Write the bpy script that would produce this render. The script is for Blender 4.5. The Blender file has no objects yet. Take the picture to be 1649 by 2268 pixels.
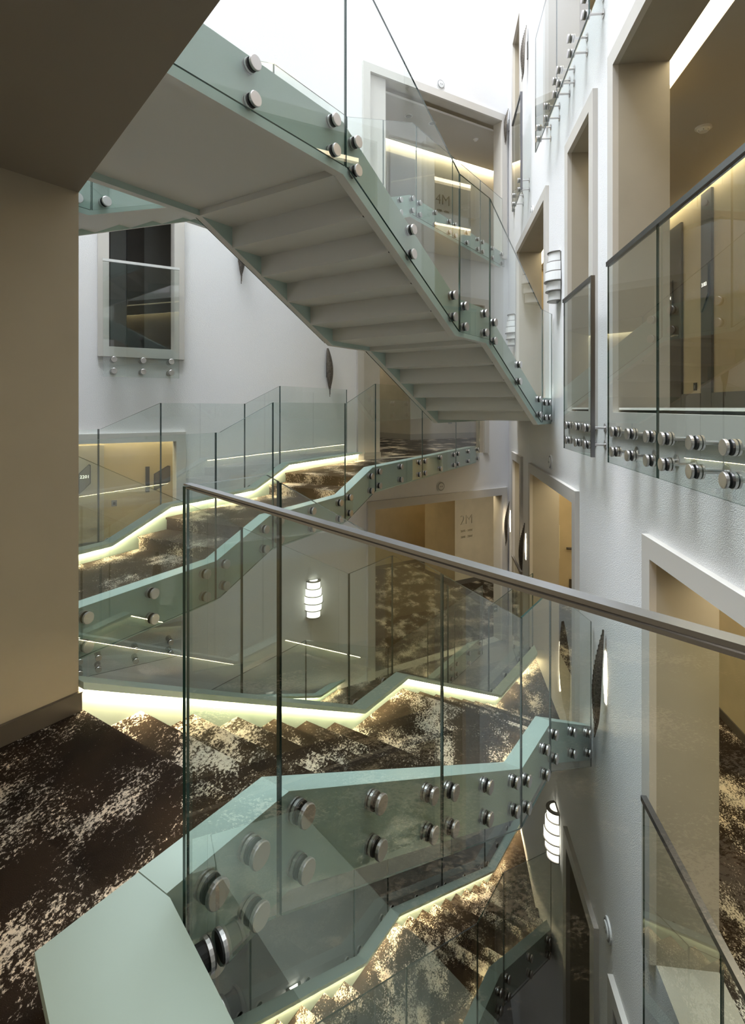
import bpy, math, random
from math import sin, cos, pi, atan, radians
from mathutils import Vector, Matrix

SC = bpy.context.scene
COL = SC.collection
random.seed(7)

# ------------------------------------------------------------------ camera, light, exposure
FPX, CX, CY, IW, IH = 1220.0, 824.5, 902.0, 1649.0, 2268.0
EYE = 1.4
cam_d = bpy.data.cameras.new('camera')
cam_d.sensor_fit = 'HORIZONTAL'; cam_d.sensor_width = 36.0
cam_d.lens = 36.0 * FPX / IW
cam_d.shift_y = -(IH / 2 - CY) / IW
cam_d.clip_start = 0.05; cam_d.clip_end = 120
cam = bpy.data.objects.new('camera', cam_d)
cam.location = (0, 0, EYE); cam.rotation_euler = (pi / 2, 0, 0)
COL.objects.link(cam); SC.camera = cam

world = bpy.data.worlds.new('world'); SC.world = world; world.use_nodes = True
bg = world.node_tree.nodes['Background']
bg.inputs[0].default_value = (0.90, 0.95, 1.0, 1); bg.inputs[1].default_value = 0.7

def area(name, loc, size, power, color, rot=(0, 0, 0)):
    d = bpy.data.lights.new(name, 'AREA'); d.shape = 'RECTANGLE'
    d.size, d.size_y = size; d.energy = power; d.color = color
    o = bpy.data.objects.new(name, d); o.location = loc; o.rotation_euler = rot
    COL.objects.link(o); return o
SKY_W = 19500.0
sky = area('skylight', (-4.6, 3.4, 30.0), (13.0, 17.0), SKY_W, (0.885, 0.945, 1.0))
sky.rotation_euler = Vector((6.0, 2.2, -27.0)).to_track_quat('-Z', 'Y').to_euler()

SC.view_settings.view_transform = 'Standard'
SC.view_settings.look = 'None'
SC.view_settings.exposure = 0.45
SC.view_settings.gamma = 1.0
SC.view_settings.use_curve_mapping = False
SC.cycles.transparent_max_bounces = 20
SC.cycles.max_bounces = 6
SC.cycles.diffuse_bounces = 3
SC.cycles.glossy_bounces = 2
SC.cycles.use_adaptive_sampling = True
SC.cycles.adaptive_threshold = 0.05
SC.cycles.use_light_tree = False
SC.cycles.caustics_reflective = False
SC.cycles.caustics_refractive = False
SC.cycles.sample_clamp_indirect = 4.0

# ------------------------------------------------------------------ materials
M = {}
def new_mat(name):
    m = bpy.data.materials.new(name); m.use_nodes = True
    nt = m.node_tree; nt.nodes.clear()
    out = nt.nodes.new('ShaderNodeOutputMaterial')
    M[name] = m
    return m, nt, out
def N(nt, kind, **kw):
    n = nt.nodes.new(kind)
    for k, v in kw.items(): setattr(n, k, v)
    return n
def L(nt, a, b): nt.links.new(a, b)

def simple(name, col, rough=0.6, metal=0.0, bump=0.0, bscale=80.0, var=0.0, spec=0.4, vscale=3.0):
    m, nt, out = new_mat(name)
    b = N(nt, 'ShaderNodeBsdfPrincipled')
    b.inputs['Base Color'].default_value = (*col, 1); b.inputs['Roughness'].default_value = rough
    b.inputs['Metallic'].default_value = metal; b.inputs['Specular IOR Level'].default_value = spec
    L(nt, b.outputs[0], out.inputs[0])
    geo = N(nt, 'ShaderNodeNewGeometry')
    if var:
        n = N(nt, 'ShaderNodeTexNoise'); n.inputs['Scale'].default_value = vscale; n.inputs['Detail'].default_value = 5
        L(nt, geo.outputs['Position'], n.inputs['Vector'])
        r = N(nt, 'ShaderNodeValToRGB')
        r.color_ramp.elements[0].position = 0.3; r.color_ramp.elements[1].position = 0.7
        r.color_ramp.elements[0].color = (*[c * (1 - var) for c in col], 1)
        r.color_ramp.elements[1].color = (*[min(1, c * (1 + var)) for c in col], 1)
        L(nt, n.outputs['Fac'], r.inputs[0]); L(nt, r.outputs[0], b.inputs['Base Color'])
    if bump:
        n = N(nt, 'ShaderNodeTexNoise'); n.inputs['Scale'].default_value = bscale; n.inputs['Detail'].default_value = 3
        L(nt, geo.outputs['Position'], n.inputs['Vector'])
        bp = N(nt, 'ShaderNodeBump'); bp.inputs['Strength'].default_value = bump; bp.inputs['Distance'].default_value = 0.006 if bump > 0.7 else 0.004
        L(nt, n.outputs['Fac'], bp.inputs['Height']); L(nt, bp.outputs[0], b.inputs['Normal'])
    return m
def emit(name, col, strength):
    m, nt, out = new_mat(name)
    e = N(nt, 'ShaderNodeEmission'); e.inputs[0].default_value = (*col, 1); e.inputs[1].default_value = strength
    L(nt, e.outputs[0], out.inputs[0]); return m

simple('plaster', (0.835, 0.825, 0.83), 0.85, bump=0.75, bscale=140, spec=0.2)
simple('frame_paint', (0.60, 0.57, 0.53), 0.5, spec=0.3)
simple('mint_paint', (0.45, 0.57, 0.525), 0.38, spec=0.4)
simple('soffit_paint', (0.78, 0.76, 0.70), 0.5, spec=0.3)
simple('inner_green', (0.30, 0.42, 0.34), 0.45)
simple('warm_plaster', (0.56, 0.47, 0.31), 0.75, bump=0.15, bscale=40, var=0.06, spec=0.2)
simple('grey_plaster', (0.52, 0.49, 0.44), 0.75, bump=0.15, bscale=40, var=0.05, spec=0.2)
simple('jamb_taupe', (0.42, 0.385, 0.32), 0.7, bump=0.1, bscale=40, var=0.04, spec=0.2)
simple('brown_wall', (0.40, 0.345, 0.25), 0.6, var=0.03, spec=0.3)
simple('brown_ceiling', (0.30, 0.26, 0.21), 0.6, spec=0.3)
simple('room_ceiling', (0.50, 0.48, 0.44), 0.7, spec=0.2)
simple('baseboard_brown', (0.085, 0.07, 0.055), 0.45)
simple('baseboard_grey', (0.30, 0.28, 0.26), 0.5)
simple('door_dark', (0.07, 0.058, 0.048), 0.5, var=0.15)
simple('door_wood', (0.16, 0.10, 0.055), 0.5, var=0.2)
simple('steel', (0.58, 0.56, 0.56), 0.34, metal=1.0)
simple('rail_steel', (0.56, 0.585, 0.63), 0.26, metal=0.85)
simple('steel_dark', (0.22, 0.22, 0.235), 0.32, metal=1.0)
simple('rubber', (0.015, 0.015, 0.016), 0.6)
simple('bronze', (0.10, 0.085, 0.07), 0.5, metal=0.6, bump=0.9, bscale=90, var=0.45, vscale=60)
simple('lamp_metal', (0.20, 0.19, 0.175), 0.4, metal=0.8)
simple('lamp_opal', (0.86, 0.86, 0.86), 0.35)
simple('sign_black', (0.02, 0.022, 0.026), 0.35)
simple('sign_grey', (0.24, 0.235, 0.23), 0.5)
simple('letter', (0.20, 0.165, 0.10), 0.45, metal=0.3)
simple('letter_wall', (0.48, 0.41, 0.28), 0.7)
simple('white_plastic', (0.72, 0.72, 0.71), 0.4)
simple('grey_plastic', (0.25, 0.25, 0.26), 0.4)
simple('black_plastic', (0.012, 0.012, 0.013), 0.35)
simple('pale_paper', (0.72, 0.68, 0.52), 0.7)
simple('exit_grey', (0.10, 0.13, 0.11), 0.5)
simple('pit_dark', (0.10, 0.09, 0.08), 0.8, var=0.2)
emit('led_warm', (1.0, 0.75, 0.44), 62.0)
emit('cove_warm', (1.0, 0.84, 0.54), 10.0)
emit('cove_bright', (1.0, 0.85, 0.56), 6.0)
emit('lamp_glow', (1.0, 0.92, 0.78), 2.6)
emit('sconce_glow', (1.0, 0.86, 0.60), 13.0)
emit('digit_glow', (1.0, 0.93, 0.75), 1.7)

def carpet_mat():
    m, nt, out = new_mat('carpet')
    b = N(nt, 'ShaderNodeBsdfPrincipled'); b.inputs['Roughness'].default_value = 0.95
    b.inputs['Specular IOR Level'].default_value = 0.05
    L(nt, b.outputs[0], out.inputs[0])
    geo = N(nt, 'ShaderNodeNewGeometry')
    mp = N(nt, 'ShaderNodeMapping'); mp.inputs['Rotation'].default_value = (0, 0, radians(-36))
    mp.inputs['Scale'].default_value = (1.35, 0.85, 1.2)
    L(nt, geo.outputs['Position'], mp.inputs['Vector'])
    n1 = N(nt, 'ShaderNodeTexNoise'); n1.inputs['Scale'].default_value = 2.3; n1.inputs['Detail'].default_value = 3
    n1.inputs['Roughness'].default_value = 0.5
    L(nt, mp.outputs[0], n1.inputs['Vector'])
    n2 = N(nt, 'ShaderNodeTexNoise'); n2.inputs['Scale'].default_value = 60; n2.inputs['Detail'].default_value = 5
    n2.inputs['Roughness'].default_value = 0.8
    L(nt, mp.outputs[0], n2.inputs['Vector'])
    n5 = N(nt, 'ShaderNodeTexNoise'); n5.inputs['Scale'].default_value = 11; n5.inputs['Detail'].default_value = 3
    L(nt, mp.outputs[0], n5.inputs['Vector'])
    m5 = N(nt, 'ShaderNodeMath', operation='MULTIPLY_ADD'); m5.inputs[1].default_value = 0.30
    L(nt, n5.outputs['Fac'], m5.inputs[0]); L(nt, n1.outputs['Fac'], m5.inputs[2])
    mix = N(nt, 'ShaderNodeMath', operation='MULTIPLY_ADD'); mix.inputs[1].default_value = 1.15
    L(nt, n2.outputs['Fac'], mix.inputs[0]); L(nt, m5.outputs[0], mix.inputs[2])
    r = N(nt, 'ShaderNodeValToRGB')
    r.color_ramp.elements[0].position = 0.0; r.color_ramp.elements[0].color = (0.020, 0.015, 0.012, 1)
    r.color_ramp.elements[1].position = 1.0; r.color_ramp.elements[1].color = (0.52, 0.49, 0.44, 1)
    mr = N(nt, 'ShaderNodeMapRange'); mr.inputs[1].default_value = 1.30; mr.inputs[2].default_value = 1.365
    L(nt, mix.outputs[0], mr.inputs[0]); L(nt, mr.outputs[0], r.inputs[0])
    n3 = N(nt, 'ShaderNodeTexNoise'); n3.inputs['Scale'].default_value = 3.1; n3.inputs['Detail'].default_value = 3
    L(nt, mp.outputs[0], n3.inputs['Vector'])
    r3 = N(nt, 'ShaderNodeValToRGB'); r3.color_ramp.elements[0].position = 0.35; r3.color_ramp.elements[1].position = 0.72
    r3.color_ramp.elements[0].color = (1, 1, 1, 1); r3.color_ramp.elements[1].color = (1.9, 1.7, 1.5, 1)
    L(nt, n3.outputs['Fac'], r3.inputs[0])
    mul = N(nt, 'ShaderNodeMix', data_type='RGBA', blend_type='MULTIPLY'); mul.inputs[0].default_value = 1.0
    L(nt, r.outputs[0], mul.inputs[6]); L(nt, r3.outputs[0], mul.inputs[7]); L(nt, mul.outputs[2], b.inputs['Base Color'])
    n4 = N(nt, 'ShaderNodeTexNoise'); n4.inputs['Scale'].default_value = 260; n4.inputs['Detail'].default_value = 1
    L(nt, geo.outputs['Position'], n4.inputs['Vector'])
    bp = N(nt, 'ShaderNodeBump'); bp.inputs['Strength'].default_value = 0.6; bp.inputs['Distance'].default_value = 0.004
    L(nt, n4.outputs['Fac'], bp.inputs['Height']); L(nt, bp.outputs[0], b.inputs['Normal'])
carpet_mat()

def glass_mat(name, tint):
    m, nt, out = new_mat(name)
    geo = N(nt, 'ShaderNodeNewGeometry')
    dot = N(nt, 'ShaderNodeVectorMath', operation='DOT_PRODUCT')
    L(nt, geo.outputs['Normal'], dot.inputs[0]); L(nt, geo.outputs['Incoming'], dot.inputs[1])
    ab = N(nt, 'ShaderNodeMath', operation='ABSOLUTE'); L(nt, dot.outputs['Value'], ab.inputs[0])
    inv = N(nt, 'ShaderNodeMath', operation='SUBTRACT'); inv.inputs[0].default_value = 1.0; L(nt, ab.outputs[0], inv.inputs[1])
    pw = N(nt, 'ShaderNodeMath', operation='POWER'); pw.inputs[1].default_value = 4.2; L(nt, inv.outputs[0], pw.inputs[0])
    ma = N(nt, 'ShaderNodeMath', operation='MULTIPLY_ADD'); ma.inputs[1].default_value = 0.88; ma.inputs[2].default_value = 0.11
    L(nt, pw.outputs[0], ma.inputs[0])
    tr = N(nt, 'ShaderNodeBsdfTransparent'); tr.inputs[0].default_value = (*tint, 1)
    gl = N(nt, 'ShaderNodeBsdfGlossy'); gl.inputs['Roughness'].default_value = 0.0
    mx = N(nt, 'ShaderNodeMixShader')
    L(nt, ma.outputs[0], mx.inputs[0]); L(nt, tr.outputs[0], mx.inputs[1]); L(nt, gl.outputs[0], mx.inputs[2])
    L(nt, mx.outputs[0], out.inputs[0])
glass_mat('glass', (0.900, 0.950, 0.930))
simple('glass_edge', (0.018, 0.055, 0.05), 0.15, spec=0.8)

# ------------------------------------------------------------------ mesh builder
WLOC = {}
class MB:
    def __init__(s): s.v = []; s.f = []; s.m = []; s.mats = []
    def mi(s, name):
        if name not in s.mats: s.mats.append(name)
        return s.mats.index(name)
    def add(s, verts, faces, mat):
        b = len(s.v); s.v += [tuple(v) for v in verts]
        for k, f in enumerate(faces):
            s.f.append([b + i for i in f]); s.m.append(s.mi(mat[k] if isinstance(mat, list) else mat))
    def prism(s, pts, zt, zb, side, top=None, bot=None):
        """pts: world xy, counter-clockwise; zt/zb: number or list"""
        n = len(pts)
        if n < 3: return
        T = zt if isinstance(zt, (list, tuple)) else [zt] * n
        B = zb if isinstance(zb, (list, tuple)) else [zb] * n
        vs = [(p[0], p[1], T[i]) for i, p in enumerate(pts)] + [(p[0], p[1], B[i]) for i, p in enumerate(pts)]
        fs = [list(range(n)), list(range(2 * n - 1, n - 1, -1))]
        ms = [top or side, bot or side]
        for i in range(n):
            j = (i + 1) % n
            fs.append([i, i + n, j + n, j])
            ms.append(side[i] if isinstance(side, (list, tuple)) else side)
        if isinstance(side, (list, tuple)):
            ms[0] = top or side[0]; ms[1] = bot or side[0]
        s.add(vs, fs, ms)
    def box(s, F, t0, t1, q0, q1, z0, z1, side, top=None, bot=None):
        s.prism([F.p(t0, q0), F.p(t1, q0), F.p(t1, q1), F.p(t0, q1)], z1, z0, side, top, bot)
    def cyl(s, c, axis, r, h, mat, seg=20, cap=None, r2=None):
        c = Vector(c); a = Vector(axis).normalized()
        x = a.cross(Vector((0, 0, 1)))
        if x.length < 1e-3: x = Vector((1, 0, 0))
        x.normalize(); y = a.cross(x); r2 = r if r2 is None else r2
        vs = []
        for rr, hh in ((r, 0), (r2, h)):
            for k in range(seg):
                w = 2 * pi * k / seg; vs.append(c + a * hh + x * (cos(w) * rr) + y * (sin(w) * rr))
        fs = [list(range(seg - 1, -1, -1)), list(range(seg, 2 * seg))]
        ms = [cap or mat, cap or mat]
        for k in range(seg):
            j = (k + 1) % seg; fs.append([k, j, j + seg, k + seg]); ms.append(mat)
        s.add(vs, fs, ms)
    def mesh(s, name, origin=(0, 0, 0), smooth=False):
        me = bpy.data.meshes.new(name)
        ox, oy, oz = origin
        me.from_pydata([(x - ox, y - oy, z - oz) for x, y, z in s.v], [], s.f)
        for n in s.mats: me.materials.append(M[n])
        me.polygons.foreach_set('material_index', s.m)
        if smooth: me.polygons.foreach_set('use_smooth', [True] * len(me.polygons))
        me.update(); return me
    def build(s, name, parent=None, smooth=False):
        xs = [v[0] for v in s.v]; ys = [v[1] for v in s.v]; zs = [v[2] for v in s.v]
        o = ((min(xs) + max(xs)) / 2, (min(ys) + max(ys)) / 2, min(zs))
        ob = bpy.data.objects.new(name, s.mesh(name, o, smooth)); COL.objects.link(ob)
        place(ob, o, parent); return ob
def place(ob, loc, parent=None):
    loc = Vector(loc); WLOC[ob.name] = loc
    if parent is not None:
        ob.parent = parent; ob.location = loc - WLOC[parent.name]
    else: ob.location = loc
def empty(name, loc):
    o = bpy.data.objects.new(name, None); o.empty_display_size = 0.1; COL.objects.link(o); place(o, loc); return o
def tag(o, label=None, cat=None, group=None, kind=None):
    if label: o['label'] = label
    if cat: o['category'] = cat
    if group: o['group'] = group
    if kind: o['kind'] = kind
    return o
def struct(o, label=None): 
    o['kind'] = 'structure'
    if label: o['label'] = label
    return o

class Frame:
    """a plan axis: t along u, q to its left"""
    def __init__(s, o, ang):   # ang measured clockwise from forward (+y)
        s.o = Vector(o); s.u = Vector((sin(ang), cos(ang))); s.n = Vector((-s.u.y, s.u.x))
    def p(s, t, q): w = s.o + s.u * t + s.n * q; return (w.x, w.y)
    def P(s, t, q, z): x, y = s.p(t, q); return Vector((x, y, z))
A1 = radians(34.245)
F1 = Frame((-1.357, 2.545), A1)                  # the long flights
F3 = Frame((-1.926, 3.573), radians(27.836))     # the short flight below the back wall
FR = Frame((1.45, 0.0), radians(6.732))          # right wall, q into the atrium
CORNER = (2.777, 11.243)
FW = Frame(CORNER, radians(58.302) + pi)         # back wall, t runs left, q into the atrium
FB = Frame((-0.523, 1.419), radians(140.65))     # edge of the landing where the camera stands
tR = lambda q: 6.681 + 1.92 * q                  # right wall in F1
tW1 = lambda q: 12.826 - 2.24 * q                # back wall in F1
tW3 = lambda q: 7.997 - 1.70 * q                 # back wall in F3

def clip_t(poly, lim):
    """keep t <= lim(q)"""
    out = []
    n = len(poly)
    for i in range(n):
        a, b = poly[i], poly[(i + 1) % n]
        da, db = a[0] - lim(a[1]), b[0] - lim(b[1])
        if da <= 0: out.append(a)
        if da * db < 0:
            k = da / (da - db); out.append((a[0] + (b[0] - a[0]) * k, a[1] + (b[1] - a[1]) * k))
    return out

def run(mb, F, t0, t1, q0, q1, ft, fb, lim, side, top=None, bot=None):
    poly = clip_t([(t0, q0), (t1, q0), (t1, q1), (t0, q1)], lim)
    if len(poly) < 3: return
    mb.prism([F.p(*p) for p in poly], [ft(p[0]) for p in poly], [fb(p[0]) for p in poly], side, top, bot)

def profile(pts):
    def f(t):
        if t <= pts[0][0]: return pts[0][1]
        for (a, za), (b, zb) in zip(pts, pts[1:]):
            if t <= b: return za + (zb - za) * (t - a) / (b - a) if b > a else zb
        return pts[-1][1]
    return f

# ------------------------------------------------------------------ stairs
KERB, DEPTH, CAPT = 0.14, 0.325, 0.034
def staircase(label, F, prof, risers, qn, qf, lim, tn0=None, tf0=None, k=KERB, led=True):
    """prof: (t, floor z) break points; risers: number per sloping section; qn/qf: outer faces"""
    nose = profile(prof)
    root = empty('staircase', F.P((prof[0][0] + prof[-1][0]) / 2, (qn + qf) / 2, min(p[1] for p in prof) - 0.2))
    tag(root, label, 'staircase', 'carpeted stairs with mint green sides')
    t_end = prof[-1][0]
    for sgn, qo, ts in ((1, qn, tn0), (-1, qf, tf0)):
        ts = prof[0][0] if ts is None else ts
        br = [ts] + [p[0] for p in prof if p[0] > ts + 1e-6]
        web, cap, strip = MB(), MB(), MB()
        a, b = sorted((qo, qo + sgn * 0.06)); c0, c1 = sorted((qo, qo + sgn * 0.125))
        l0, l1 = sorted((qo + sgn * 0.070, qo + sgn * 0.088))
        for u, v in zip(br, br[1:]):
            run(web, F, u, v, a, b, lambda t: nose(t) + k - CAPT, lambda t: nose(t) + k - DEPTH, lim, 'mint_paint', bot='soffit_paint')
            run(cap, F, u, v, c0, c1, lambda t: nose(t) + k, lambda t: nose(t) + k - CAPT, lim, 'mint_paint')
            run(strip, F, u + 0.01, v - 0.004, l0, l1, lambda t: nose(t) + k - CAPT - 0.001, lambda t: nose(t) + k - CAPT - 0.009, lim, 'led_warm')
        w = web.build('stringer', root)
        cap.build('kerb_cap', root)
        if led and strip.v: strip.build('light_strip', w)
    q0, q1 = qn + 0.06, qf - 0.06
    th = 0.02
    si = 0
    lo = prof[0][0]; flat = lo
    for (ta, za), (tb, zb) in zip(prof, prof[1:]):
        if abs(za - zb) < 1e-6: continue
        n = risers[si]; si += 1
        g = (tb - ta) / n; r = abs(za - zb) / n; down = zb < za
        # flat before this flight: full slab, thin plates where the sides slope away
        pieces = [(lo, flat, th)] if flat > lo + 1e-3 else []
        pieces += [(max(lo, flat), ta, 0.14)] + ([] if down else [(ta, ta + g, th)])
        if down: pieces[-1] = (pieces[-1][0], ta + 0.014, 0.14)
        mb = MB()
        for pa, pb, pt in pieces:
            if pb > pa + 1e-3: run(mb, F, pa, pb, q0, q1, lambda t: za, lambda t: za - pt, lim, 'carpet', 'carpet', 'soffit_paint')
        if mb.v: paint_back(mb.build('landing_slab', root), F, prof[-1][1] < prof[0][1])
        for i in range(1, n + (0 if down else 1)):
            mb = MB()
            if down:
                t0, t1, z = ta + g * (i - 1), ta + g * i, za - r * i
                run(mb, F, t0, t1 + 0.014, q0, q1, lambda t: z, lambda t: z - th, lim, 'carpet', 'carpet', 'soffit_paint')
                run(mb, F, t0 - 0.02, t0, q0, q1, lambda t: z + r - 0.006, lambda t: z - th, lim, 'carpet', 'carpet', 'soffit_paint')
            else:
                t0, t1, z = ta + g * i, ta + g * (i + 1), za + r * i
                if i < n: run(mb, F, t0 - 0.014, t1, q0, q1, lambda t: z, lambda t: z - th, lim, 'carpet', 'carpet', 'soffit_paint')
                run(mb, F, t0, t0 + 0.02, q0, q1, lambda t: z - 0.006, lambda t: z - r - th, lim, 'carpet', 'carpet', 'soffit_paint')
            if mb.v:
                # undersides and backs are painted: faces looking down the back of a riser
                mb2 = mb
                st = mb2.build('step', root)
                paint_back(st, F, down)
        if down:
            mb = MB(); t0 = ta + g * (n - 1); z = zb + r
            run(mb, F, t0 - 0.02, t0, q0, q1, lambda t: z - 0.006, lambda t: zb - th, lim, 'carpet', 'carpet', 'soffit_paint')
            if mb.v: paint_back(mb.build('step', root), F, down)
        lo = ta + g * (n - 1) if down else tb - 0.014
        flat = tb if down else tb
    zl = prof[-1][1]
    if t_end > lo:
        mb = MB()
        for pa, pb, pt in ((lo, flat, th), (flat, t_end, 0.14)):
            if pb > pa + 1e-3: run(mb, F, pa, pb, q0, q1, lambda t: zl, lambda t: zl - pt, lim, 'carpet', 'carpet', 'soffit_paint')
        if mb.v: paint_back(mb.build('landing_slab', root), F, prof[-1][1] < prof[0][1])
    return root
def paint_back(ob, F, down):
    me = ob.data
    names = [m.name for m in me.materials]
    if 'soffit_paint' not in names: return
    k = names.index('soffit_paint')
    u = Vector((F.u.x, F.u.y, 0)) * (1 if down else -1)
    for p in me.polygons:
        if p.normal.dot(u) < -0.7: p.material_index = k

S1 = [(-0.46, 0), (0, 0), (2.255, -1.15), (2.93, -1.15), (5.185, -2.3), (6.95, -2.3)]
S2 = [(-0.10, 3.03), (1.38, 3.03), (2.97, 2.2), (3.64, 2.2), (5.23, 1.375), (8.6, 1.375)]
S3 = [(-0.2, 0), (1.136, 0), (1.83, 0.25), (3.17, 0.25), (3.88, 0.5), (8.6, 0.5)]
S4 = [(-1.0, -3.04), (0.52, -3.04), (3.37, -4.52), (4.03, -4.52), (6.88, -6.0), (8.4, -6.0)]
S5 = [(-0.3, 3.04), (0.9, 3.04), (2.83, 3.79), (4.1, 3.79), (5.7, 4.40), (9.6, 4.40)]
S6 = [(1.0, -2.55), (3.6, -2.55), (5.4, -3.3), (9.5, -3.3)]
# flights are added after the setting
# ------------------------------------------------------------------ setting: walls with openings
def wall(name, F, t0, t1, z0, z1, thick, holes, front, back, jamb, label=None):
    mb = MB()
    ts = sorted({t0, t1} | {h[0] for h in holes} | {h[1] for h in holes})
    zs = sorted({z0, z1} | {h[2] for h in holes} | {h[3] for h in holes})
    ts = [t for t in ts if t0 <= t <= t1]; zs = [z for z in zs if z0 <= z <= z1]
    solid = lambda i, j: 0 <= i < len(ts) - 1 and 0 <= j < len(zs) - 1 and not any(
        h[0] <= (ts[i] + ts[i + 1]) / 2 <= h[1] and h[2] <= (zs[j] + zs[j + 1]) / 2 <= h[3] for h in holes)
    for i in range(len(ts) - 1):
        for j in range(len(zs) - 1):
            if not solid(i, j): continue
            a, b, c, d = ts[i], ts[i + 1], zs[j], zs[j + 1]
            quad = lambda pts, m: mb.add([F.P(*p) for p in pts], [[0, 1, 2, 3]], m)
            quad([(b, 0, c), (a, 0, c), (a, 0, d), (b, 0, d)], front)
            quad([(a, -thick, c), (b, -thick, c), (b, -thick, d), (a, -thick, d)], back)
            if not solid(i - 1, j): quad([(a, 0, c), (a, -thick, c), (a, -thick, d), (a, 0, d)], jamb)
            if not solid(i + 1, j): quad([(b, -thick, c), (b, 0, c), (b, 0, d), (b, -thick, d)], jamb)
            if not solid(i, j - 1): quad([(a, 0, c), (b, 0, c), (b, -thick, c), (a, -thick, c)], jamb)
            if not solid(i, j + 1): quad([(b, 0, d), (a, 0, d), (a, -thick, d), (b, -thick, d)], jamb)
    return struct(mb.build(name), label)

# right wall openings (t0, t1, z0, z1)
RA = (1.0, 4.448, 1.36, 4.15); RB = (5.16, 6.0, 1.36, 4.15); RC = (7.36, 9.87, 1.36, 4.15)
RD = (4.95, 7.25, 5.12, 8.2); RE = (9.55, 10.39, 5.12, 8.2)
RF = (0.9, 3.677, -2.3, 0.39); RG = (5.81, 8.46, -2.3, 0.40); RH = (9.55, 10.41, -2.3, 0.42)
RI = (5.126, 6.07, -6.0, -3.43); RJ = (1.2, 4.448, -6.0, -3.43)
RT = 0.39
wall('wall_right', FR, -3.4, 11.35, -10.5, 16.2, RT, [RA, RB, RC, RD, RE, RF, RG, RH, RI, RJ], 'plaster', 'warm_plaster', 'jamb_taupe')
# back wall openings
W4 = (0.226, 3.333, 4.40, 7.17); W3 = (0.70, 3.46, 0.50, 3.40); W2 = (0.226, 3.232, -3.30, -0.37)
WL = (6.564, 7.401, 2.21, 5.0); WD = (6.54, 8.65, -1.50, 0.92)
WT = 0.20
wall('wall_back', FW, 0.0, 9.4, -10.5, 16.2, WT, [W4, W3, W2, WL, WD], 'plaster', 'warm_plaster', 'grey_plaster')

TRIM = [0]
def frame_trim(F, hole, w=0.14, out=0.045, bottom=False, left=True, right=True):
    TRIM[0] += 1
    t0, t1, z0, z1 = hole
    mb = MB()
    zb = z0 - w if bottom else z0
    mb.box(F, t0 - w, t1 + w, 0, out, z1, z1 + w, 'frame_paint')
    if left: mb.box(F, t0 - w, t0, 0, out, zb, z1, 'frame_paint')
    if right: mb.box(F, t1, t1 + w, 0, out, zb, z1, 'frame_paint')
    if bottom: mb.box(F, t0, t1, 0, out, zb, z0, 'frame_paint')
    return struct(mb.build('trim_%d' % TRIM[0]))
for h in (RA, RB, RC): frame_trim(FR, h, bottom=True)
for h in (RD, RE): frame_trim(FR, h)
for h in (RF, RG, RH, RI, RJ): frame_trim(FR, h)
frame_trim(FW, W4); frame_trim(FW, W3, w=0.12); frame_trim(FW, W2, w=0.15)
frame_trim(FW, WL, w=0.135, bottom=True); frame_trim(FW, WD, w=0.13, bottom=True)

# bounding walls out of view, open to the skylight above
def plain_wall(name, p0, p1, z0, z1, mat, th=0.2):
    d = Vector((p1[0] - p0[0], p1[1] - p0[1])); F = Frame(p0, math.atan2(d.x, d.y))
    mb = MB(); mb.box(F, 0, d.length, 0, th, z0, z1, mat); return struct(mb.build(name))
plain_wall('wall_left_far', FW.p(9.35, 0.0), (-3.6, 1.6), -10.5, 9.6, 'plaster', -0.2)
plain_wall('wall_left_near', (-4.6, 1.6), (-4.6, -3.2), -10.5, 9.6, 'brown_wall')
plain_wall('wall_near', (-4.8, -3.2), (1.3, -3.2), -10.5, 9.6, 'brown_wall', -0.2)
plain_wall('wall_left_return', (-4.7, 1.6), (-3.5, 1.6), -10.5, 9.6, 'brown_wall')
mb = MB(); mb.prism([(-6, -3.3), (3.4, -3.3), (3.4, 12.5), (-6, 12.5)], -10.4, -10.6, 'pit_dark'); struct(mb.build('floor_lowest'))

# landing where the camera stands
mb = MB()
pl = [F1.p(0, 0.0), F1.p(-3.9, 0.0), (-4.6, -0.8), (-4.6, -3.2), (1.05, -3.2), FB.p(2.55, -0.02), FB.p(0.02, -0.02), F1.p(-0.46, -1.25), F1.p(0.0, -1.25)]
mb.prism(pl, 0.0, -0.26, 'soffit_paint', 'carpet', 'soffit_paint'); struct(mb.build('floor'), 'dark distressed carpet of the landing at the lower left')
mb = MB(); mb.box(F1, -4.1, 0.0, 0.0, 0.5, -0.26, 2.40, 'brown_wall'); mb.box(F1, -4.1, 0.24, 0.60, 1.0, -0.26, 2.40, 'brown_wall')
mb.box(F1, -4.1, 0.0, 0.5, 0.6, -0.26, 2.40, 'brown_wall')
struct(mb.build('wall_left'), 'brown painted wall at the left edge')
mb = MB(); mb.box(F1, -4.0, 0.008, -0.016, 0.0, 0.0, 0.085, 'baseboard_brown'); mb.box(F1, -4.0, 0.010, -0.019, 0.0, 0.082, 0.088, 'baseboard_brown')
struct(mb.build('baseboard_left'))
mb = MB()   # slab above: dark ceiling, carpeted upper landing
e0 = F1.p(0.0, 0.0); FC = Frame(e0, radians(140.65))
cl = [FC.p(0, 0), F1.p(0.0, 1.45), (-4.6, 2.4), (-4.6, -3.2), (1.05, -3.2), FC.p(4.6, 0)]
mb.prism(cl, 3.03, 2.392, 'plaster', 'carpet', 'brown_ceiling'); struct(mb.build('ceiling'), 'dark brown ceiling at the upper left corner')
area('landing_downlight', (-1.2, -0.6, 2.36), (1.2, 0.3), 30.0, (1.0, 0.85, 0.62))

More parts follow.
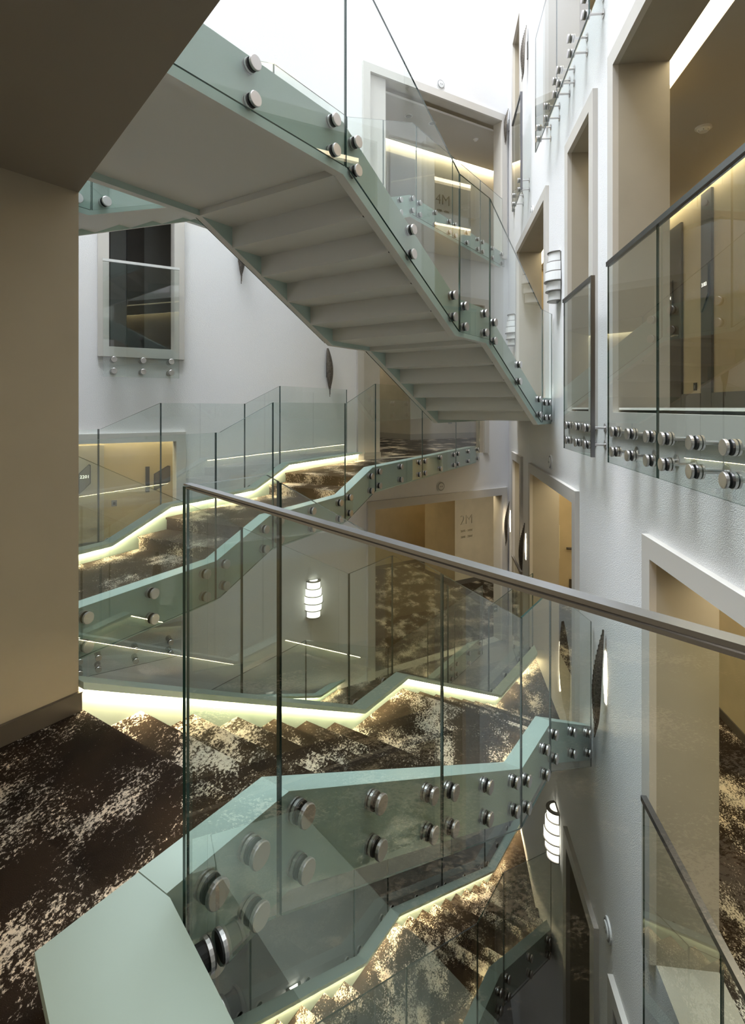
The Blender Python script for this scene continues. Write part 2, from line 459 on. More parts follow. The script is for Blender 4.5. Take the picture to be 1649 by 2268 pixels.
# ------------------------------------------------------------------ rooms behind the openings
def room(tagname, F, t0, t1, depth0, depth1, zf, zc, wallm, slot=True, ends=True, cove_back=True, floor_to=0.0, ceil_m='room_ceiling', power='cove_warm', base='baseboard_brown', backbase=True, holes=()):
    """floor, ceiling with a light slot by the opening, and walls; depth measured behind the wall face"""
    mb = MB(); mb.box(F, t0, t1, -depth1, -depth0 + 0.002, zf - 0.2, zf - 0.003, 'soffit_paint', 'carpet')
    for h in holes: mb.box(F, h[0], h[1], -depth0, -0.004, zf - 0.02, zf - 0.003, 'soffit_paint', 'carpet')
    struct(mb.build('floor_' + tagname))
    mb = MB()
    s0 = depth0 + (0.17 if slot else 0.0); s1 = depth1 - (0.16 if cove_back else 0.0)
    mb.box(F, t0, t1, -s1, -s0, zc, zc + 0.04, ceil_m)
    mb.box(F, t0, t1, -depth1, -depth0, zc + 0.26, zc + 0.30, ceil_m)
    struct(mb.build('ceiling_' + tagname))
    mb = MB(); mb.box(F, t0, t1, -depth1 - 0.12, -depth1, zf - 0.2, zc + 0.3, wallm)
    if ends:
        mb.box(F, t0 - 0.12, t0, -depth1 - 0.12, -depth0, zf - 0.2, zc + 0.3, wallm)
        mb.box(F, t1, t1 + 0.12, -depth1 - 0.12, -depth0, zf - 0.2, zc + 0.3, wallm)
    struct(mb.build('wall_' + tagname))
    if backbase:
        mb = MB(); mb.box(F, t0 + 0.01, t1 - 0.01, -depth1, -depth1 + 0.015, zf, zf + 0.10, base); struct(mb.build('baseboard_' + tagname))
    if slot:
        mb = MB(); mb.box(F, t0 + 0.02, t1 - 0.02, -depth0 - 0.168, -depth0 - 0.004, zc + 0.030, zc + 0.038, power)
        o = mb.build('cove_light'); tag(o, 'warm light slot in the ceiling just inside the %s' % LAB[tagname], 'light', 'recessed ceiling light slots')
    if cove_back:
        mb = MB(); mb.box(F, t0 + 0.02, t1 - 0.02, -depth1 + 0.005, -depth1 + 0.155, zc + 0.030, zc + 0.038, power)
        o = mb.build('cove_light'); tag(o, 'warm light slot along the far wall behind the %s' % LAB[tagname], 'light', 'recessed ceiling light slots')
LAB = {'upper_corridor': 'large upper opening of the side wall', 'top_corridor': 'topmost opening of the side wall', 'lower_corridor': 'tall lower doorway of the side wall',
       'bottom_corridor': 'lowest dark doorway of the side wall', 'room_high': 'topmost doorway of the back wall', 'room_mid': 'middle doorway of the back wall',
       'room_low': 'lowest doorway of the back wall', 'room_window': 'tall dark window of the back wall', 'room_numbered': 'lit doorway beside the bright wall lamp'}
room('upper_corridor', FR, -0.5, 11.2, RT, 1.92, 1.40, 4.16, 'warm_plaster', power='cove_bright', holes=(RA, RB, RC))
room('top_corridor', FR, 3.5, 11.2, RT, 1.92, 5.15, 8.2, 'grey_plaster', holes=(RD, RE))
room('lower_corridor', FR, -0.5, 11.2, RT, 1.92, -2.30, 0.42, 'warm_plaster', holes=(RF, RG, RH))
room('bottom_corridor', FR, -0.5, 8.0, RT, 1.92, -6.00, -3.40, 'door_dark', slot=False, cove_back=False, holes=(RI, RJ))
room('room_high', FW, -1.3, 4.6, WT, 1.75, 4.40, 7.05, 'grey_plaster', slot=False, holes=(W4,))
room('room_mid', FW, -3.9, 5.0, WT, 6.0, 0.50, 3.45, 'grey_plaster', slot=True, holes=(W3,))
room('room_low', FW, -3.9, 5.0, WT, 5.4, -3.30, -0.30, 'warm_plaster', slot=True, holes=(W2,))
room('room_window', FW, 6.0, 8.4, WT, 1.5, 2.20, 5.1, 'sign_grey', slot=False, cove_back=False, holes=(WL,))
room('room_numbered', FW, 5.9, 9.2, WT, 1.6, -1.50, 1.0, 'warm_plaster', slot=True, holes=(WD,))

# blocks, doors and columns inside the rooms
def block(name, F, t0, t1, q0, q1, z0, z1, mat, base=None, bh=0.1, label=None):
    mb = MB(); mb.box(F, t0, t1, q0, q1, z0, z1, mat); o = struct(mb.build(name), label)
    if base:
        b = MB(); b.box(F, t0 - 0.012, t1 + 0.012, q0 - 0.012, q1 + 0.012, z0, z0 + bh, base); b.build('skirting', o)
    return o
block('wall_room_low_return', FW, -3.85, -1.2, -4.4, -3.1, -3.3, -0.05, 'warm_plaster', 'baseboard_brown', 0.12)
block('wall_room_low_pier', FW, 3.3, 4.4, -1.6, -0.25, -3.3, -0.05, 'warm_plaster', 'baseboard_brown', 0.12)
block('wall_room_mid_return', FW, -3.85, -0.55, -5.95, -4.2, 0.5, 3.7, 'grey_plaster', 'baseboard_grey', 0.16)
block('column_room_mid', FW, 3.10, 3.46, -0.34, -0.02, 0.5, 3.40, 'grey_plaster', 'baseboard_grey', 0.12)
block('column_room_high', FW, 2.98, 3.333, -0.34, -0.02, 4.40, 7.17, 'frame_paint')
DOOR = [0]
def door(F, t0, t1, q, z0, z1, mat, label, handle=True):
    DOOR[0] += 1
    mb = MB(); mb.box(F, t0, t1, q, q + 0.03, z0, z1, mat); o = struct(mb.build('door_%d' % DOOR[0]), label)
    if handle:
        h = MB(); h.cyl(F.P(t0 + 0.09, q + 0.03, z0 + 1.0), (F.n.x, F.n.y, 0), 0.012, 0.05, 'steel', 10)
        h.box(F, t0 + 0.08, t0 + 0.20, q + 0.07, q + 0.085, z0 + 0.99, z0 + 1.01, 'steel'); h.build('door_handle', o)
    return o
door(FR, 7.86, 8.35, -1.915, 1.4, 3.95, 'door_dark', 'dark door panel behind the far end of the large glass balcony')
door(FR, 7.02, 7.28, -1.915, 1.4, 4.10, 'door_dark', 'narrow dark panel carrying a lit room number', False)
door(FW, 1.10, 1.85, -1.74, 4.40, 6.85, 'sign_grey', 'grey recessed door behind the topmost back opening')
door(FW, -0.52, 0.15, -5.985, 0.5, 2.75, 'door_wood', 'dark wooden door deep inside the middle back opening')
door(FW, 7.30, 8.20, -1.59, -1.5, 0.80, 'grey_plaster', 'taupe door with a lit room number')
door(FW, 6.72, 6.98, -1.49, 2.2, 4.9, 'door_dark', 'dark strip of door behind the tall window guard', False)
door(FW, 7.22, 7.60, -1.49, 2.2, 4.9, 'door_dark', 'dark door edge behind the tall window guard', False)
mb = MB(); mb.box(FR, -0.45, 11.15, -1.905, -1.89, 1.4, 1.58, 'baseboard_brown'); struct(mb.build('baseboard_right'))

# ------------------------------------------------------------------ stairs in place
NO = lambda q: 99.0
staircase('carpeted flight descending from the near landing, lit by strips under its mint kerbs', F1, S1, (7, 7), -1.31, 0.09, lambda q: tR(q) - 0.004, tf0=0.004)
staircase('stair seen from below crossing overhead, stepped pale soffit between green sides', F1, S2, (5, 5), -0.48, 0.92, lambda q: tR(q) - 0.004)
staircase('short carpeted stair climbing in two pairs of steps to the middle back doorway', F3, S3, (2, 2), -0.13, 1.28, lambda q: tW3(q) - 0.004)
staircase('lowest steep carpeted flight at the bottom of the stairwell', F1, S4, (9, 9), -0.47, 0.85, lambda q: tR(q) - 0.004)
staircase('high stair and bridge leading to the topmost back doorway', F1, S5, (5, 4), 1.57, 2.97, lambda q: tW1(q) - 0.004)
staircase('bridge at the lowest back doorway behind the near flight', F1, S6, (5,), 1.80, 3.15, lambda q: tW1(q) - 0.004)

# wide mint parapet at the edge of the near landing
root = empty('mint_parapet', FB.P(1.2, -0.14, 0)); tag(root, 'wide mint green parapet cap in the lower left corner beside the carpet', 'parapet')
ia = F1.p(-0.46, -1.19); ib = FB.p(0, -0.29)
q_in = [FB.p(0.005, 0.0), FB.p(2.55, 0.0), FB.p(2.55, -0.29), F1.p(-0.727, -1.192), F1.p(-0.4635, -1.19)]
q_in = q_in[::-1]
mb = MB(); mb.prism(q_in, 0.14, 0.104, 'mint_paint'); mb.build('kerb_cap', root)
w_in = [FB.p(0.01, -0.004), FB.p(2.55, -0.004), FB.p(2.55, -0.262), FB.p(0.25, -0.262), FB.p(0.01, -0.10)][::-1]
mb = MB(); mb.prism(w_in, 0.104, 0.0, 'mint_paint'); mb.build('kerb_body', root)
mb = MB(); mb.box(FB, 0.01, 2.55, -0.03, -0.003, -0.19, 0.104, 'mint_paint'); mb.build('fascia', root)

# ------------------------------------------------------------------ glass balustrades
SO = {}
def standoff_mesh(F, side, gap, plate=False):
    key = (id(F), side, round(gap, 3), plate)
    if key in SO: return SO[key]
    a = Vector((F.n.x, F.n.y, 0)) * side            # outward
    mb = MB(); R = 0.0385
    mb.cyl(a * 0.0085, a, R * 0.94, 0.004, 'rubber', 20)
    mb.cyl(a * 0.0125, a, R, 0.010, 'steel', 20); mb.cyl(a * 0.0225, a, R, 0.003, 'steel', 20, r2=R * 0.93)
    mb.cyl(a * -0.0125, a, R * 0.94, 0.004, 'rubber', 20)
    if plate:
        mb.cyl(a * -0.0245, a, R, 0.012, 'steel', 20); mb.cyl(a * -0.031, a, R * 0.85, 0.0065, 'rubber', 20); mb.cyl(a * -0.041, a, R, 0.010, 'steel', 20)
        mb.cyl(a * (-gap + 0.004), a, 0.011, gap - 0.045, 'steel', 12); mb.cyl(a * (-gap), a, R, 0.005, 'steel', 20)
    else:
        mb.cyl(a * -0.0225, a, R, 0.010, 'steel', 20); mb.cyl(a * (-gap + 0.008), a, R * 0.82, gap - 0.0305, 'rubber', 20); mb.cyl(a * (-gap), a, R * 0.98, 0.008, 'steel', 20)
    SO[key] = mb.mesh('standoff'); return SO[key]
def balustrade(label, F, q, side, panels, top, bot, discs, gap, breaks=(), rail=None, plate=False, th=0.012, cat='balustrade', group='frameless glass balustrades', trim_ends=None):
    """panels: [(t0, t1)]; top/bot: z of t; discs: per panel [(t, (z rows))]"""
    tm = sum(p[0] + p[1] for p in panels) / (2 * len(panels))
    root = empty('glass_balustrade', F.P(tm, q, min(bot(p[0]) for p in panels))); tag(root, label, cat, group)
    for (t0, t1), dl in zip(panels, discs):
        ts = [t0] + [b for b in breaks if t0 + 0.01 < b < t1 - 0.01] + [t1]
        prof = [(t, top(t)) for t in ts] + [(t, bot(t)) for t in reversed(ts)]
        n = len(prof); vs = [F.P(t, q - th / 2, z) for t, z in prof] + [F.P(t, q + th / 2, z) for t, z in prof]
        # profile runs clockwise seen from -n; faces outwards
        fs = [list(range(n, 2 * n)) if side > 0 else list(range(n - 1, -1, -1))]; ms = ['glass']     # one optical face, edges give the thickness
        for i in range(n):
            j = (i + 1) % n; fs.append([i, j, j + n, i + n]); ms.append('glass_edge')
        mb = MB(); mb.add(vs, fs, ms); g = mb.build('glass_panel', root)
        g['label'] = 'clear greenish glass pane'
        for t, rows in dl:
            for z in rows:
                o = bpy.data.objects.new('standoff', standoff_mesh(F, side, gap, plate)); COL.objects.link(o); place(o, F.P(t, q, z), g)
    if rail:
        mat, w, h = rail
        t0, t1 = panels[0][0] - 0.005, panels[-1][1] + 0.005
        ts = [t0] + [b for b in breaks if t0 < b < t1] + [t1]
        mb = MB()
        for a, b in zip(ts, ts[1:]):
            P4 = [F.p(a, q - w / 2), F.p(b, q - w / 2), F.p(b, q + w / 2), F.p(a, q + w / 2)]
            zz = [top(a), top(b), top(b), top(a)]
            mb.prism(P4, [z + 0.010 for z in zz], [z - h for z in zz], mat)
        r = mb.build('handrail', root); r['label'] = 'metal rail capping the glass'
    if trim_ends is not None:
        for t in trim_ends:
            mb = MB(); mb.box(F, t - 0.011, t + 0.011, q - 0.016, q + 0.016, bot(t), top(t), 'steel_dark'); mb.build('edge_trim', root)
    return root
def fix_normals(ob):
    import bmesh
    bm = bmesh.new(); bm.from_mesh(ob.data); bmesh.ops.recalc_face_normals(bm, faces=bm.faces); bm.to_mesh(ob.data); bm.free()

def stair_glass(label, F, prof, q, side, edges, shift=0.0, k=KERB, h=1.055, step=0.0):
    P = [(t + shift if 0 < i < len(prof) - 1 else t, z) for i, (t, z) in enumerate(prof)]
    nose = profile(P); kerb = profile(prof)
    top = lambda t: nose(t) + k + h
    bot = lambda t: nose(t) + k - 0.295
    panels, discs = [], []
    for a, b in zip(edges, edges[1:]):
        panels.append((a + 0.005, b - 0.005)); w = b - a
        ins = min(0.11, w * 0.28)
        ds = [a + ins, b - ins] if w < 0.85 else [a + ins, (a + b) / 2, b - ins]
        if w > 1.7: ds = [a + ins, a + w * 0.36, a + w * 0.68, b - ins]
        discs.append([(t, (kerb(t) + k - 0.060, kerb(t) + k - 0.240)) for t in ds])
    return balustrade(label, F, q, side, panels, top, bot, discs, 0.038, breaks=[p[0] for p in P])

stair_glass('glass balustrade on the near side of the first carpeted flight', F1, S1, -1.348, -1, [-0.44, -0.085, 1.02, 2.13, 2.76, 4.05], shift=-0.14)
stair_glass('glass balustrade on the far side of the first flight, reflecting the carpet', F1, S1, 0.128, 1, [0.01, 1.11, 2.26, 2.92, 4.05, 5.19, 6.9])
stair_glass('glass balustrade hung outside the overhead stair, towards the viewer', F1, S2, -0.518, -1, [-0.17, 1.355, 2.97, 3.64, 5.265, 5.655])
stair_glass('glass balustrade on the back side of the overhead stair', F1, S2, 0.958, 1, [0.02, 1.36, 2.95, 3.62, 5.24, 6.9])
stair_glass('glass balustrade facing the viewer on the stair with two pairs of steps', F3, S3, -0.168, -1, [-0.15, 1.09, 1.827, 3.137, 3.886, 5.406, 6.923, 8.30])
stair_glass('glass balustrade behind the stair with two pairs of steps', F3, S3, 1.318, 1, [-0.45, 1.113, 1.838, 3.155, 3.880, 5.70])
stair_glass('glass balustrade nearest the lamp wall on the lowest flight', F1, S4, -0.508, -1, [-0.9, 0.7, 2.1, 3.37, 4.03, 5.66])
stair_glass('glass balustrade on the inner side of the lowest flight', F1, S4, 0.888, 1, [0.5, 1.9, 3.37, 4.03, 5.4, 6.88, 8.0])
stair_glass('glass balustrade along the high bridge below the topmost doorway', F1, S5, 1.532, -1, [-0.3, 0.9, 2.83, 4.1, 4.92, 5.82, 7.04, 8.2, 9.40])
stair_glass('glass balustrade on the back side of the high stair', F1, S5, 3.008, 1, [-0.2, 0.9, 2.83, 4.1, 5.7])
stair_glass('glass balustrade of the lowest bridge, seen through the far glass', F1, S6, 1.762, -1, [1.2, 3.6, 5.4, 6.6, 7.6, 8.85])

c2 = (0.070, -0.105)
b0 = balustrade('glass balustrade with a steel handrail crossing the whole foreground', FB, 0.06, 1, [(-0.03, 2.5)], lambda t: 1.187, lambda t: -0.17,
           [[(0.14, c2), (0.75, c2), (1.35, c2), (1.95, c2)]], 0.06, th=0.008)
mb = MB()
mb.box(FB, -0.034, 2.5, 0.0495, 0.0705, 1.1905, 1.196, 'rail_steel'); mb.box(FB, -0.032, 2.5, 0.052, 0.068, 1.188, 1.1905, 'steel_dark'); mb.box(FB, -0.034, 2.5, 0.0495, 0.0705, 1.1835, 1.188, 'rail_steel')
mb.build('handrail', b0)['label'] = 'brushed steel handrail with a dark groove'

def balcony(label, F, panels, ztop, zbot, dts, rows, trim=None, rail='steel_dark', q=0.16):
    discs = [[(t, rows) for t in ds] for ds in dts]
    return balustrade(label, F, q, 1, panels, lambda t: ztop, lambda t: zbot, discs, q - 0.002, rail=(rail, 0.034, 0.024) if rail else None, plate=True, group='glass balcony guards on the walls', trim_ends=trim)
r1 = (1.222, 1.076)
balcony('large glass balcony guard across the upper opening at the right edge', FR, [(1.0, 3.224), (3.234, 4.17)], 2.486, 0.985, [(1.3, 1.75, 2.1, 2.44, 2.775, 3.13), (3.361, 3.70, 4.03)], r1)
balcony('narrow glass balcony guard with a dark edge beside the white tiered lamp', FR, [(4.59, 5.63)], 2.486, 0.985, [(4.79, 5.10, 5.475)], r1, trim=(4.59,))
r2 = (4.985, 4.84)
balcony('highest wide glass balcony guard near the top edge', FR, [(4.70, 5.975), (5.985, 7.28)], 6.25, 4.75, [(4.846, 5.376, 5.878), (6.083, 6.592, 7.097)], r2, rail=None)
balcony('highest narrow glass balcony guard near the wall corner', FR, [(8.52, 9.50)], 6.25, 4.75, [(8.753, 9.378)], r2, trim=(8.52,))
r3 = (-2.50, -2.645)
balcony('glass balcony guard with dark sloping rail at the lower right corner', FR, [(0.9, 2.49), (2.50, 3.45)], -1.04, -2.72, [(1.3, 1.9, 2.35), (2.65, 3.0, 3.32)], r3)
balcony('small glass guard with a dark post between two leaf sconces', FR, [(8.55, 9.50)], -1.15, -2.72, [(8.75, 9.35)], r3, trim=(8.55,))
balcony('glass guard with a white rail over the tall dark window', FW, [(6.53, 7.485)], 3.33, 1.80, [(6.633, 6.995, 7.354)], (2.028, 1.878), rail='white_plastic')
balcony('glass guard hung low on the back wall below the carpeted stair', FW, [(6.50, 7.655), (7.665, 8.8)], -0.35, -2.06, [(6.64, 7.086, 7.538), (7.753, 8.3)], (-1.848, -1.998))

# ------------------------------------------------------------------ wall lamps
def arc_prism(mb, F, t, q0, r, z0, z1, mat, seg=14, cap=None):
    pts = [(t + r * cos(pi * i / seg), q0 + r * sin(pi * i / seg)) for i in range(seg + 1)]
    mb.prism([F.p(*p) for p in pts], z1, z0, mat, cap or mat, cap or mat)
def wall_lamp(label, F, t, zb, lit=True, h=0.115):
    root = empty('wall_lamp', F.P(t, 0.08, zb)); tag(root, label, 'lamp', 'tiered half-round wall lamps')
    rad = [0.112, 0.134, 0.15, 0.134, 0.112]
    mb = MB(); mb.box(F, t - 0.115, t + 0.115, 0.0, 0.012, zb, zb + 5 * h, 'lamp_metal'); mb.build('back_plate', root)
    for i, r in enumerate(rad):
        z = zb + i * h
        mb = MB(); arc_prism(mb, F, t, 0.012, r, z + 0.007, z + h - 0.004, 'lamp_glow' if lit else 'lamp_opal'); mb.build('shade', root, smooth=False)
        mb = MB(); arc_prism(mb, F, t, 0.012, r + 0.014, z - 0.003, z + 0.007, 'lamp_metal'); mb.build('rim', root)
    mb = MB(); arc_prism(mb, F, t, 0.012, 0.124, zb + 5 * h - 0.004, zb + 5 * h + 0.008, 'lamp_metal')
    rm = mb.build('rim', root)
    mb = MB(); arc_prism(mb, F, t, 0.02, 0.07, zb + 5 * h + 0.006, zb + 5 * h + 0.012, 'lamp_glow' if lit else 'lamp_opal'); mb.build('top_diffuser', rm)
    return root
wall_lamp('unlit white tiered wall lamp beside the narrow glass balcony guard', FR, 6.62, 2.66, lit=False)
wall_lamp('small unlit white tiered wall lamp seen through the overhead glass', FR, 10.45, 2.56, lit=False)
wall_lamp('glowing tiered wall lamp beside the lowest dark doorway', FR, 6.70, -4.02)
wall_lamp('glowing tiered wall lamp seen face-on through the near glass', FW, 4.40, -1.98)
wall_lamp('glowing tiered wall lamp low at the bottom behind the mint kerb', FW, 4.75, -8.35)
FP = Frame(F1.p(0.24, 0.60), A1 + pi / 2 + pi)
wall_lamp('glowing tiered wall lamp half hidden behind the brown wall', FP, 0.20, 1.12, h=0.115)

# ------------------------------------------------------------------ leaf sconces
def leaf(label, F, t, z_top, length=0.9, lit=False, lean=0.075, width=0.10, flip=1):
    root = empty('leaf_sconce', F.P(t, 0.03, z_top - length)); tag(root, label, 'sconce', 'bronze leaf-shaped wall sconces')
    mb = MB(); nv, nu = 22, 6
    def w(v): return (width * 0.62 * math.sin(pi * (v + 0.02) / 0.88) ** 0.75 if v < 0.85 else 0.0) + 0.005
    grid = []
    for s in (0, 1):
        for i in range(nv + 1):
            v = i / nv
            for j in range(nu + 1):
                a = j / nu * 2 - 1
                off = 0.018 + lean * v + 0.055 * math.sin(pi * min(1, v * 1.15)) - 0.05 * a * a * math.sin(pi * v) + (0.006 if s else 0)
                grid.append(F.P(t + a * w(v) * 0.9 - flip * 0.02 * math.sin(pi * v), max(0.004, off), z_top - length * v))
    st = (nv + 1) * (nu + 1); fs = []
    idx = lambda s, i, j: s * st + i * (nu + 1) + j
    for i in range(nv):
        for j in range(nu):
            fs.append([idx(0, i, j), idx(0, i, j + 1), idx(0, i + 1, j + 1), idx(0, i + 1, j)])
            fs.append([idx(1, i, j), idx(1, i + 1, j), idx(1, i + 1, j + 1), idx(1, i, j + 1)])
        for j in (0, nu): fs.append([idx(0, i, j), idx(0, i + 1, j), idx(1, i + 1, j), idx(1, i, j)])
    mb.add(grid, fs, 'bronze'); sh = mb.build('leaf_shield', root, smooth=True); fix_normals(sh)
    mb = MB()
    for i in range(nv):
        v0, v1 = i / nv, (i + 1) / nv
        if v1 > 0.97: break
        for (va, vb) in ((v0, v1),):
            a0 = 0.024 + lean * va + 0.055 * math.sin(pi * min(1, va * 1.15)); a1 = 0.024 + lean * vb + 0.055 * math.sin(pi * min(1, vb * 1.15))
            d = -flip * 0.02
            mb.prism([F.p(t + d * math.sin(pi * va) - 0.004, a0), F.p(t + d * math.sin(pi * va) + 0.004, a0), F.p(t + d * math.sin(pi * va) + 0.004, a0 + 0.007), F.p(t + d * math.sin(pi * va) - 0.004, a0 + 0.007)], z_top - length * va, z_top - length * vb, 'bronze')
    mb.build('leaf_rib', sh)
    if lit:
        mb = MB(); ns = 12
        for i in range(ns):
            v0, v1 = 0.2 + 0.48 * i / ns, 0.2 + 0.48 * (i + 1) / ns
            hw = 0.010 * math.sin(pi * (i + 0.5) / ns)
            mb.prism([F.p(t - 0.02, 0.002), F.p(t + 0.02, 0.002), F.p(t + 0.02, 0.004 + hw), F.p(t - 0.02, 0.004 + hw)], z_top - length * v0, z_top - length * v1, 'sconce_glow')
        mb.build('light_source', root)
    else:
        mb = MB(); mb.box(F, t - 0.02, t + 0.02, 0.0, 0.016, z_top - length * 0.6, z_top - length * 0.3, 'lamp_metal'); mb.build('bracket', root)
    return root
leaf('pale leaf sconce beside the highest glass guard', FR, 8.9, 7.53)
leaf('small pale leaf sconce next to the topmost back doorway', FR, 11.2, 7.43, 0.75)
leaf('lit leaf sconce by the frame of the lowest back doorway', FR, 11.05, -0.48, 0.88, True)
leaf('lit leaf sconce between the narrow opening and the middle doorway', FR, 9.10, -0.50, 0.88, True)
leaf('large lit leaf sconce below the steel handrail beside the tall doorway', FR, 4.78, -0.52, 0.93, True)
leaf('bronze leaf sconce half hidden above the overhead stair edge', FW, 5.62, 4.10, 0.86)
leaf('dark leaf sconce on the back wall above the second glass balustrade', FW, 4.14, 2.37, 0.80)

# ------------------------------------------------------------------ small devices
def sounder(label, F, t, z, q=0.0):
    root = empty('wall_sounder', F.P(t, q, z - 0.09)); tag(root, label, 'sounder', 'round white wall sounders')
    n = (F.n.x, F.n.y, 0)
    mb = MB(); mb.cyl(F.P(t, q, z), n, 0.092, 0.016, 'white_plastic', 28); mb.build('base_ring', root)
    mb = MB(); mb.cyl(F.P(t, q + 0.016, z), n, 0.078, 0.004, 'grey_plastic', 28); mb.build('gap_ring', root)
    mb = MB(); mb.cyl(F.P(t, q + 0.016, z), n, 0.068, 0.014, 'white_plastic', 28, r2=0.060); c = mb.build('cover', root)
    mb = MB()
    for d in (-0.018, 0.018): mb.box(F, t + d - 0.008, t + d + 0.008, q + 0.030, q + 0.0315, z - 0.012, z + 0.012, 'grey_plastic')
    mb.build('grille_slot', c)
sounder('round white sounder above the topmost back doorway', FW, 1.77, 7.44)
sounder('round white sounder above the lowest back doorway', FW, 1.77, -0.08)
sounder('round white sounder beside the far upper opening of the side wall', FR, 8.46, 4.38)
sounder('round white sounder above the middle doorway of the side wall', FR, 7.08, 0.70)
sounder('round grey sounder low on the wall under the tall doorway', FR, 4.70, -3.03)

def detector(label, loc, r=0.06):
    x, y, z = loc
    root = empty('smoke_detector', (x, y, z - 0.05)); tag(root, label, 'detector', 'round ceiling detectors')
    mb = MB(); mb.cyl((x, y, z - 0.015), (0, 0, 1), r, 0.015, 'white_plastic', 24); mb.build('base_plate', root)
    mb = MB(); mb.cyl((x, y, z - 0.045), (0, 0, 1), r * 0.55, 0.03, 'white_plastic', 20, r2=r * 0.8); b = mb.build('sensor_dome', root)
    mb = MB()
    for k in range(6):
        w = k * pi / 3; mb.cyl((x + cos(w) * r * 0.58, y + sin(w) * r * 0.58, z - 0.04), (0, 0, 1), 0.006, 0.02, 'grey_plastic', 6)
    mb.build('vent_slot', b)
detector('white smoke detector on the ceiling of the large upper opening', (3.26, 5.43, 4.16), 0.075)
detector('dark-shadowed detector further along the upper corridor ceiling', (3.22, 6.25, 4.16))
detector('white smoke detector on the ceiling of the topmost back room', (2.17, 11.60, 7.05), 0.055)
def spot(label, loc, r=0.075):
    x, y, z = loc
    root = empty('ceiling_speaker', (x, y, z - 0.01)); tag(root, label, 'speaker')
    mb = MB(); mb.cyl((x, y, z - 0.010), (0, 0, 1), r, 0.010, 'white_plastic', 28); mb.build('rim', root)
    mb = MB(); mb.cyl((x, y, z - 0.012), (0, 0, 1), r * 0.8, 0.004, 'sign_grey', 28); mb.build('grille', root)
spot('round grille on the topmost back room ceiling, farther from the corner', (0.70, 10.68, 7.05))
spot('white-ringed round grille near the middle of the topmost room ceiling', (1.19, 10.95, 7.05))

def text_mesh(name, body, size, mat, ext=0.004):
    c = bpy.data.curves.new(name, 'FONT'); c.body = body; c.size = size; c.extrude = ext; c.align_x = 'CENTER'; c.resolution_u = 3
    if size > 0.2: c.offset = -0.007
    o = bpy.data.objects.new(name, c); COL.objects.link(o)
    me = bpy.data.meshes.new_from_object(o.evaluated_get(bpy.context.evaluated_depsgraph_get()))
    bpy.data.objects.remove(o); me.materials.clear(); me.materials.append(M[mat]); me.name = name
    return me
def put_text(name, body, size, mat, F, t, q, z, parent=None, ext=0.004, sx=1.0):
    o = bpy.data.objects.new(name, text_mesh(name, body, size, mat, ext)); COL.objects.link(o)
    # readable from the +n side: x axis = -u, y axis = up, z axis = n
    ux = -F.u; rot = Matrix(((ux.x, 0, F.n.x), (ux.y, 0, F.n.y), (0, 1, 0))).to_4x4()
    o.rotation_euler = rot.to_euler(); o.scale = (sx, 1, 1)
    place(o, F.P(t, q, z), parent); return o
def wall_letters(label, F, t, q, z, lines, mat, part):
    root = empty('wall_lettering', F.P(t, q, z - 0.4)); tag(root, label, 'lettering')
    for body, size, dz in lines: put_text(part, body, size, mat, F, t, q, z + dz, root, ext=0.006)
wall_letters('thin brass level sign reading 4M in the topmost back room', FW, 0.30, -1.742, 6.02, [('4M', 0.34, 0.0), ('4200 - 4204', 0.075, -0.17)], 'letter', 'raised_letters')
wall_letters('raised plaster-coloured level sign reading 2M in the lowest back room', FW, -1.60, -3.09, -1.72, [('2M', 0.36, 0.0), ('2105 - 2104', 0.085, -0.20), ('2201 - 2204', 0.085, -0.36)], 'letter_wall', 'raised_letters')

def room_sign(label, F, t, q, z0, w, h, number, glow=True):
    root = empty('room_sign', F.P(t, q, z0)); tag(root, label, 'sign', 'angular dark room signs')
    outl = [(0, 0.0), (0.12, 0.0), (1, 0.33), (1, 0.97), (0.85, 1.0), (0, 0.68)]
    for nm, sc, qa, qb, mat in (('sign_frame', 1.0, 0.0, 0.012, 'sign_black'), ('sign_face', 0.86, 0.012, 0.016, 'sign_grey' if glow == 'grey' else 'door_dark')):
        pts = [(-((x - 0.5) * sc * w), (y - 0.5) * (1 - (1 - sc) * w / h) * h + h / 2) for x, y in outl]
        n = len(pts)
        vs = [F.P(t + a, q + qa, z0 + b) for a, b in pts] + [F.P(t + a, q + qb, z0 + b) for a, b in pts]
        fs = [list(range(n)), list(range(2 * n - 1, n - 1, -1))] + [[i, i + n, (i + 1) % n + n, (i + 1) % n] for i in range(n)]
        mb = MB(); mb.add(vs, fs, mat); o = mb.build(nm, root); fix_normals(o)
    if number: put_text('number', number, 0.30 * w if w > 0.3 else 0.068, 'digit_glow', F, t, q + 0.017, z0 + h * 0.52, root, 0.001, 1.0)
    return root
room_sign('angular grey sign glowing 2201 on the taupe door behind the short stair', FW, 7.575, -1.555, 0.06, 0.17, 0.45, '2201', 'grey')
room_sign('angular blank dark sign beside the lit numbered door', FW, 6.42, -1.595, 0.02, 0.26, 0.40, None)
room_sign('angular dark sign glowing 3103 on the nearer dark strip of the upper corridor', FR, 7.15, -1.88, 2.60, 0.20, 0.60, '3103')
room_sign('small angular sign glowing 3104 on the farther dark door of the upper corridor', FR, 8.20, -1.88, 2.62, 0.20, 0.60, '3104')
mb = MB(); mb.box(FW, 6.62, 6.68, -1.60, -1.57, 0.0, 0.42, 'sign_black'); tag(mb.build('door_pull'), 'slim dark vertical pull bar beside the blank angular sign', 'handle')

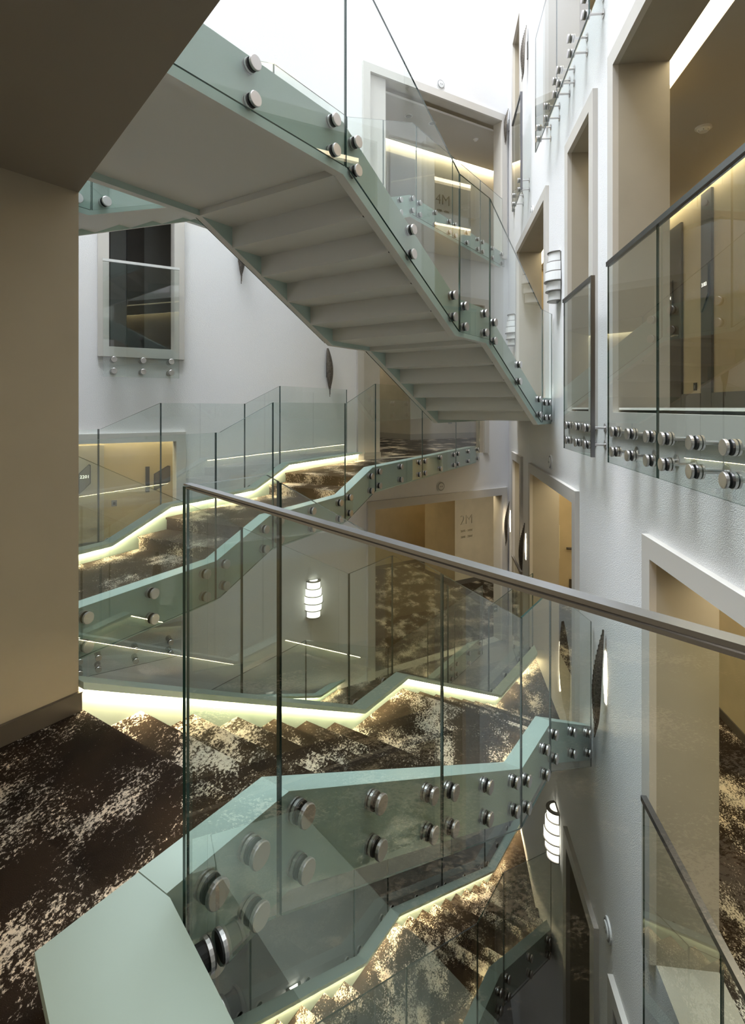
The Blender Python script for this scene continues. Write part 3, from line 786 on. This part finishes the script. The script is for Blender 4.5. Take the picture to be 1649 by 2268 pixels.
def socket(label, F, t, q, z, mat='black_plastic', s=0.05):
    root = empty('wall_socket', F.P(t, q, z - s)); tag(root, label, 'socket', 'small wall sockets')
    mb = MB(); mb.box(F, t - s * 0.8, t + s * 0.8, q, q + 0.01, z - s, z + s, mat); p = mb.build('face_plate', root)
    mb = MB(); mb.box(F, t - s * 0.35, t + s * 0.35, q + 0.010, q + 0.013, z - s * 0.5, z + s * 0.4, 'grey_plastic' if mat != 'grey_plastic' else 'black_plastic'); mb.build('insert', p)
socket('small black socket low behind the large glass balcony guard', FR, 7.5, -1.918, 1.67)
socket('small black socket low on the wall below the 2M sign', FW, -2.05, -3.098, -3.05, s=0.07)
socket('small grey socket low on the wall of the middle back room', FW, -1.95, -4.198, 1.0, 'grey_plastic', 0.08)
socket('small grey socket beside the door numbered 2201', FW, 7.15, -1.598, -0.14, 'grey_plastic')

# corridor end behind the middle doorway: notice and handrail
FE = Frame(FR.p(11.19, 0), radians(6.732) + pi / 2)       # t runs away from the atrium, q back towards the viewer is -n
mb = MB(); mb.box(FE, 0.86, 0.98, -0.006, -0.001, -1.62, -0.95, 'pale_paper'); nt_ = tag(mb.build('wall_notice'), 'pale narrow notice on the wall inside the middle doorway', 'notice')
root = empty('corridor_handrail', FE.P(1.4, -0.05, -1.42)); tag(root, 'dark wooden handrail end inside the middle doorway', 'handrail')
mb = MB(); mb.cyl(FE.P(1.10, -0.055, -1.40), (FE.u.x, FE.u.y, 0), 0.024, 0.9, 'door_dark', 14); mb.build('rail', root)
mb = MB(); mb.box(FE, 1.28, 1.30, -0.055, 0.0, -1.42, -1.405, 'steel_dark'); mb.build('bracket', root)
block('baseboard_step_end', FE, 1.16, 1.9, -0.02, -0.002, -2.3, -2.02, 'baseboard_brown')
root = empty('exit_sign', FW.P(0.27, -0.1, -2.75)); tag(root, 'tiny dark exit sign with a white arrow by the lowest back doorway', 'sign')
mb = MB(); mb.box(FW, 0.228, 0.34, -0.10, -0.085, -2.75, -2.62, 'exit_grey'); mb.build('plate', root)
mb = MB()
ax = lambda pts: mb.add([FW.P(0.284 - a, -0.083, -2.685 + b) for a, b in pts], [list(range(len(pts)))], 'white_plastic')
ax([(-0.04, 0.0), (-0.01, 0.03), (-0.01, -0.03)]); ax([(-0.012, 0.007), (0.04, 0.007), (0.04, -0.007), (-0.012, -0.007)])
mb.build('arrow', root)
